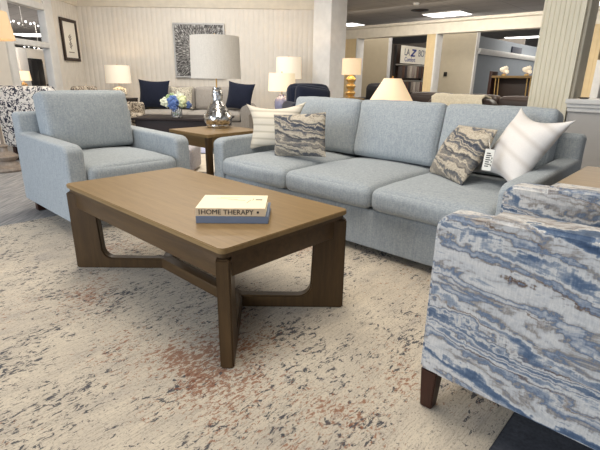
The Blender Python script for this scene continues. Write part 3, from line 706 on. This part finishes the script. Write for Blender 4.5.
# dark coffee table and vase
t = thing('dark_coffee_table', 'dark espresso coffee table in front of the grey sofa', 'coffee table', (-1.68, 6.52, .001))
obj('tabletop', box(-.66, .66, -.34, .34, .42, .45, .006), M['espresso_top'], t)
obj('cabinet_body', box(-.62, .62, -.30, .30, .08, .4195, .004), M['espresso_top'], t)
for fx in (-.58, .58):
    for fy in (-.26, .26): obj('foot', box(fx-.03, fx+.03, fy-.03, fy+.03, 0, .085, .004), M['espresso'], t)
t = thing('flower_vase', 'glass vase of blue, white and green hydrangeas on the dark coffee table', 'vase', (-1.77, 6.42, .4515))
obj('vase', lathe([(0, 0), (.06, 0), (.075, .03), (.078, .10), (.06, .16), (.057, .16), (.072, .10), (.07, .03), (.055, .008), (0, .008)], 24), M['glass'], t)
M['leafstem'] = plain('green_stem', srgb(96, 122, 84), .6)
bl = [((-.14, -.03, .20), .075, (226, 228, 206)), ((-.03, -.07, .21), .09, (96, 124, 182)), ((.10, -.04, .22), .08, (216, 222, 178)), ((.03, .04, .26), .085, (220, 222, 206)), ((-.08, .04, .25), .08, (170, 190, 140)), ((.17, .0, .17), .05, (90, 112, 160)), ((-.02, -.06, .14), .06, (110, 136, 190))]
for i, (c, r, cl) in enumerate(bl):
    b = bmesh.new(); ico(b, c, r*.75, 2)
    for j in range(42):
        d = Vector((random.gauss(0, 1), random.gauss(0, 1), random.gauss(0, 1))).normalized(); ico(b, Vector(c)+d*r*.85, r*.22, 1)
    obj('blossom', b, plain('petal_'+'abcdefg'[i], srgb(*cl), .7, var=.12, nscale=60), t, label=['white','blue','pale green','cream','green','small dark blue','lower blue'][i]+' hydrangea head')
    obj('stem', tube([(c[0]*.2, c[1]*.2, .02), (c[0]*.5, c[1]*.5, .13), (c[0], c[1], c[2]-r*.5)], .005, 6), M['leafstem'], t)
# navy armchair near the column
t = thing('navy_armchair', 'navy upholstered armchair in front of the white column', 'armchair', (.16, 6.0, .001), .25)
obj('base', box(-.34, .34, -.36, .34, .06, .34, .04), M['navy'], t)
obj('seat_cushion', puff(-.25, .25, -.38, .22, .34, .48, .05, .02, .01, n=10), M['navy'], t)
for s in (-1, 1): obj('arm', puff(min(s*.25, s*.38), max(s*.25, s*.38), -.36, .30, .30, .70, .06, .01, 0, n=10), M['navy'], t)
obj('backrest', xf(puff(-.30, .30, -.10, .10, 0, .56, .09, .02, .05, n=10), (0, .26, .36), (-.12, 0, 0)), M['navy'], t)
obj('pillow', xf(puff(-.24, .24, -.07, .07, 0, .40, .06, .02, .05, n=10), (-.02, .06, .50), (-.22, .12, 0)), M['navy'], t)
obj('plinth', lathe([(0, 0), (.22, 0), (.22, .03), (.05, .035), (.05, .07), (0, .07)], 24), M['black'], t)
# scroll-print chairs behind the armchair
def scroll_chair(label, loc, rz, mat, top=.9, wd=.70):
    t = thing('scroll_armchair', label, 'armchair', loc, rz)
    h = wd/2
    obj('base', box(-h+.06, h-.06, -.36, .34, .16, .34, .02), mat, t)
    obj('seat_cushion', puff(-h+.1, h-.1, -.38, .24, .345, .46, .045, .02, .01, n=10), mat, t)
    b = box(-h, h, -.06, .06, 0, top-.17, .045, 4)
    for q in b.verts:
        if q.co.z > top*.5: q.co.z += .05*(1-(q.co.x/h)**2)-.02
    obj('backrest', xf(b, (0, .33, .17), (-.10, 0, 0)), mat, t)
    for s in (-1, 1): obj('arm', puff(min(s*(h-.09), s*h), max(s*(h-.09), s*h), -.36, .30, .165, .62, .04, .0, 0, n=8), mat, t)
    for fx in (-h+.06, h-.06):
        for fy in (-.31, .30): obj('leg', box(fx-.02, fx+.02, fy-.02, fy+.02, 0, .17, .004), M['espresso'], t)
    return t
scroll_chair('black and white scroll print armchair right behind the blue armchair', (-3.12, 5.62, .001), PI-.12, M['scroll'], .88, .76)
scroll_chair('tan scroll print armchair beside the dark coffee table', (-2.80, 6.75, .001), PI/2, M['scroll_tan'], .86, .66)
# pouf and bin seen between armchair and sofa
t = thing('pouf', 'small grey woven pouf behind the right arm of the blue armchair', 'pouf', (-1.38, 4.80, .012))
M['grey_weave'] = fabric('grey_weave', srgb(186, 181, 184), srgb(154, 149, 152), 90, .6)
obj('cushion', puff(-.24, .24, -.24, .24, .02, .27, .03, .005, 0, n=10), M['grey_weave'], t)
obj('base', box(-.2, .2, -.2, .2, 0, .025, .005), M['espresso'], t)
t = thing('storage_bin', 'pale lavender bin on the floor in front of the dark coffee table', 'bin', (-1.36, 6.06, .012))
M['lavender'] = plain('pale_lavender', srgb(206, 208, 232), .5)
obj('bin_body', box(-.15, .10, -.08, .08, 0, .17, .012), M['lavender'], t)
b = box(-.16, .11, -.09, .09, .165, .18, .004); obj('lid', b, M['lavender'], t)
obj('bin_seam', box(-.003, .003, -.083, -.079, .01, .16), M['white'], t)

# ================================================================== BEYOND THE SOFA, RIGHT
t = thing('dark_sofa', 'dark brown leather sofa in front of the far partition opening', 'sofa', at(-3.1, 7.9, .001), A)
obj('base', box(-1.2, 1.2, -.35, .45, .06, .40, .03), M['leather'], t)
for s in (-1, 1): obj('arm', box(min(s*1.2, s*1.42), max(s*1.2, s*1.42), -.35, .5, .06, .62, .05), M['leather'], t)
for i in range(3): obj('back_cushion', puff(-1.2+.8*i+.003, -.4+.8*i-.003, -.40, -.12, .38, .79-.01*i, .07, .02, .02, n=10, seed=30+i), M['leather'], t)
for i in range(3): obj('seat_cushion', puff(-1.2+.8*i+.003, -.4+.8*i-.003, -.1, .5, .40, .5, .04, .02, 0, n=8, seed=34+i), M['leather'], t)
for fx in (-1.3, 1.3):
    for fy in (-.28, .42): obj('foot', box(fx-.03, fx+.03, fy-.03, fy+.03, 0, .07), M['black'], t)
t = thing('leather_armchair', 'dark brown armchair draped with a cream throw behind the sofa', 'armchair', at(-2.32, 5.4, .001), A)
obj('base', box(-.36, .36, -.3, .42, .05, .42, .04), M['leather'], t)
obj('backrest', puff(-.36, .46, -.32, -.10, .40, .79, .08, .03, .02, n=10, seed=40), M['leather'], t)
for s in (-1, 1): obj('arm', box(min(s*.33, s*.48), max(s*.33, s*.48), -.28, .42, .05, .62, .05), M['leather'], t)
obj('seat_cushion', puff(-.33, .33, -.1, .45, .42, .52, .04, .02, 0, n=8), M['leather'], t)
for fx in (-.3, .3):
    for fy in (-.22, .34): obj('foot', box(fx-.03, fx+.03, fy-.03, fy+.03, 0, .06), M['black'], t)
b = bmesh.new(); n = 22; rows = []
prof = [(-.36, .45), (-.365, .6), (-.36, .74), (-.33, .815), (-.21, .845), (-.09, .82), (-.06, .72), (-.06, .6)]
for i in range(n+1):
    x = -.26 + .60*i/n; row = []
    for j, (y, z) in enumerate(prof):
        p = Vector((x + .02*math.sin(j*1.3), y, z)); p += Vector((0, -.5, .7))*.018*(mnoise.noise(Vector((x*9, j*.5, 1.7)))+.3)
        if j == 0: p.z += .05*math.sin(i*.9)
        row.append(b.verts.new(p))
    rows.append(row)
for a_, c_ in zip(rows, rows[1:]):
    for j in range(len(prof)-1): b.faces.new((a_[j], c_[j], c_[j+1], a_[j+1]))
bmesh.ops.recalc_face_normals(b, faces=b.faces[:])
bmesh.ops.solidify(b, geom=b.faces[:], thickness=.02)
o = obj('throw_blanket', b, M['throw'], None, 80); o.location = at(-2.32, 5.4, .001); o.rotation_euler = (0, 0, A)
tag(o, 'cream knitted throw draped over the dark armchair back', 'blanket')
# dark chair left of cone lamp
t = thing('leather_chair', 'black leather armchair left of the cone shade lamp', 'armchair', (1.60, 9.9, .001), -.5)
obj('base', box(-.34, .34, -.34, .36, .05, .42, .04), M['black_leather'], t)
obj('backrest', puff(-.32, .32, .14, .38, .40, .92, .10, .02, .02, n=10, seed=44), M['black_leather'], t)
for s in (-1, 1): obj('arm', box(min(s*.32, s*.45), max(s*.32, s*.45), -.34, .34, .05, .64, .06), M['black_leather'], t)
obj('seat_cushion', puff(-.32, .32, -.36, .14, .42, .52, .04, .02, 0, n=8), M['black_leather'], t)
# fabric display rack and its sign, through the left opening
t = thing('display_rack', 'dark fabric sample rack seen through the left partition opening', 'rack', at(-7.15, 12.35, .001), A)
b = box(-.03, .03, -.80, -.74, 0, 1.95, .004); rbox(b, -.03, .03, .74, .80, 0, 1.95, .004)
obj('upright', b, M['black'], t)
for z in (.55, .98, 1.42): obj('rail', box(-.04, .16, -.78, .78, z, z+.03, .004), M['silver'], t)
obj('back_panel', box(-.06, -.03, -.80, .80, 0, 1.98, .004), M['frame'], t)
cols = [(74, 66, 64), (150, 140, 132), (176, 166, 158), (92, 70, 62), (196, 188, 180), (120, 96, 90), (66, 62, 66), (160, 150, 146)]
sm = [plain('sample_'+'abcdefgh'[i], srgb(*c), .85) for i, c in enumerate(cols)]
for row, (zt, hh) in enumerate(((1.41, .33), (.97, .30))):
    for i in range(11):
        o = obj('fabric_sample', box(-.02, .10, -.022, .022, -hh, 0, .006, 2), sm[(i*3+row*2) % 8]); o.location = at(-7.06, 12.35-.68+.135*i, zt); o.rotation_euler = (0, 0, A)
        tag(o, 'narrow fabric sample hanging in the %s row of the display rack' % ('upper' if row == 0 else 'lower'), 'fabric sample', 'fabric samples in the %s rack row' % ('upper' if row == 0 else 'lower'))
t = thing('sign', 'white store sign with blue lettering above the fabric rack', 'sign', at(-7.02, 12.42, 1.71), A+PI/2)
obj('sign_board', box(-.78, .78, -.012, .012, -.235, .235, .004, 1), M['paper'], t)
M['sign_grey'] = plain('slate_lettering', srgb(84, 92, 112), .6); M['sign_blue'] = plain('blue_lettering', srgb(40, 62, 140), .5)
obj('lettering', xf(text_mesh('LA', .26, .002), (-.47, -.015, .06), (PI/2, 0, 0)), M['sign_grey'], t)
obj('lettering', xf(text_mesh('BOY', .26, .002), (.43, -.015, .06), (PI/2, 0, 0)), M['sign_grey'], t)
b = prism([(-.13, .10), (.10, .10), (.13, .07), (-.03, -.06), (.12, -.06), (.10, -.10), (-.13, -.10), (-.14, -.07), (.02, .06), (-.10, .06)], -.003, .003)
for q in b.verts: q.co.x += .35*q.co.y
obj('emblem', xf(b, (-.10, -.016, .06), (PI/2, 0, 0)), M['sign_blue'], t)
obj('lettering', xf(text_mesh('Comfort', .17, .002), (-.28, -.015, -.13), (PI/2, 0, .0)), M['sign_blue'], t)
# console with lamps beyond the right opening
t = thing('console_table', 'tall wooden console with gold legs against the blue wall', 'console table', at(-4.08, 12.55, .001), A)
obj('tabletop', box(-.60, .60, -.2, .2, 1.10, 1.16, .006), M['oak'], t)
obj('end_panel', box(-.66, -.585, -.2, .2, 0, 1.27, .006), M['espresso'], t)
for fx in (-.48, -.40, .30, .38): obj('leg', tube([(fx-.02, -.14, 1.10), (fx+.02, -.14, 0)], .012, 8), M['gold'], t)
obj('back_panel', box(-.58, .66, .12, .18, 0, 1.10, .004), M['frame'], t)
for i, (dx, lab) in enumerate(((-.34, 'cream shell shaped lamp at the left end of the tall console'), (.22, 'cream shell shaped lamp at the right end of the tall console'))):
    b = bmesh.new()
    for j in range(9):
        a = j*.7; ico(b, (.07*math.cos(a), .07*math.sin(a), .06+.012*j), .055, 1, .2)
    t2 = thing('ornament_lamp', lab, 'lamp', at(-4.08+dx, 12.50, 1.162), A, 'lamps on the tall console')
    obj('lamp_base', lathe([(0, 0), (.06, 0), (.06, .03), (.02, .05), (0, .05)], 16), M['gold'], t2); obj('lamp_shade', xf(b, (0, 0, .03)), M['shade_soft'], t2)
tag(o := obj('wall_sign', box(-.02, .02, -.45, .45, -.09, .09, .006), M['navy']), 'dark navy wall sign high on the blue wall', 'sign'); o.location = at(-5.355, 15.95, 1.99); o.rotation_euler = (0, 0, A)
o = obj('thermostat', box(-.05, .05, -.03, 0, -.06, .06, .008), M['black']); o.location = at(-6.18, 12.799, 1.20); o.rotation_euler = (0, 0, A); tag(o, 'small dark thermostat on the beige wall beyond the partition', 'thermostat')
for (px, py, lab) in ((-1.02, 5.10, 'small dark object on the half wall ledge beside the grooved pillar'), (-.70, 5.15, 'long dark tray on the half wall ledge near the right edge')):
    o = obj('tray', lathe([(0, 0), (.035, 0), (.05, .012), (.048, .014), (.03, .004), (0, .004)], 20), M['black']); o.location = at(px, py, .8455); tag(o, lab, 'tray')
    if 'long' in lab: o.scale = (3.0, 1, 1); o.rotation_euler = (0, 0, A)

# ================================================================== SIDE ROOM (through the left opening)
b = lathe([(0, 0), (.09, 0), (.10, .05), (.06, .12), (.02, .16), (0, .16)], 20)
lamp('table_lamp', 'yellow lit lamp seen through the lower left wall opening', (-6.42, 10.65, .681), b, M['oak'], .16, .17, .15, .19, .40, M['shade_warm'], 4)
end_table('side_table', 'small table under the yellow lamp in the side room', 0, 0, .4, .4, .68, M['oak'], M['oak_leg'], (-6.42, 10.65, .001))
b = lathe([(0, 0), (.05, 0), (.05, .04), (.015, .06), (0, .06)], 16)
lamp('table_lamp', 'small white lamp beside the dark cabinet in the side room', (-6.45, 12.12, .781), b, M['espresso'], .06, .10, .09, .09, .27, M['shade_soft'], 2)
end_table('side_table', 'small table under the white lamp in the side room', 0, 0, .35, .35, .78, M['espresso_top'], M['espresso'], (-6.45, 12.12, .001))
t = thing('dark_cabinet', 'tall black cabinet seen through the lower left wall opening', 'cabinet', (-6.68, 11.58, .001), PI/2)
obj('cabinet_body', box(-.26, .26, -.10, .10, 0, 1.38, .006), M['black'], t)
for s in (-1, 1): obj('door', box(min(s*.003, s*.25), max(s*.003, s*.25), -.115, -.1005, .05, 1.33, .004), M['black'], t)
def chandelier(label, loc, r, n=6):
    t = thing('chandelier', label, 'chandelier', loc, .3, 'chandeliers in the side room')
    obj('rod', tube([(0, 0, 3.0-loc[2]), (0, 0, 0)], .008, 8), M['silver'], t); obj('hub', ico(bmesh.new(), (0, 0, 0), .05, 2), M['silver'], t)
    for i in range(n):
        a = 2*PI*i/n; x, y = math.cos(a), math.sin(a)
        am = obj('arm', tube([(0, 0, 0), (r*.5*x, r*.5*y, -.08), (r*x, r*y, .02)], .008, 6), M['silver'], t)
        obj('bulb', ico(bmesh.new(), (r*x, r*y, .06), .024, 1), M['panel'], am)
chandelier('large bright chandelier in the middle of the upper left wall opening', (-6.9, 11.8, 2.16), .26)
chandelier('chandelier at the right of the upper left wall opening', (-7.6, 14.2, 2.32), .22)
chandelier('small chandelier at the left of the upper left wall opening', (-9.5, 14.6, 2.38), .18, 4)
chandelier('chandelier low in the lower left wall opening', (-10.5, 18.8, 2.0), .5)
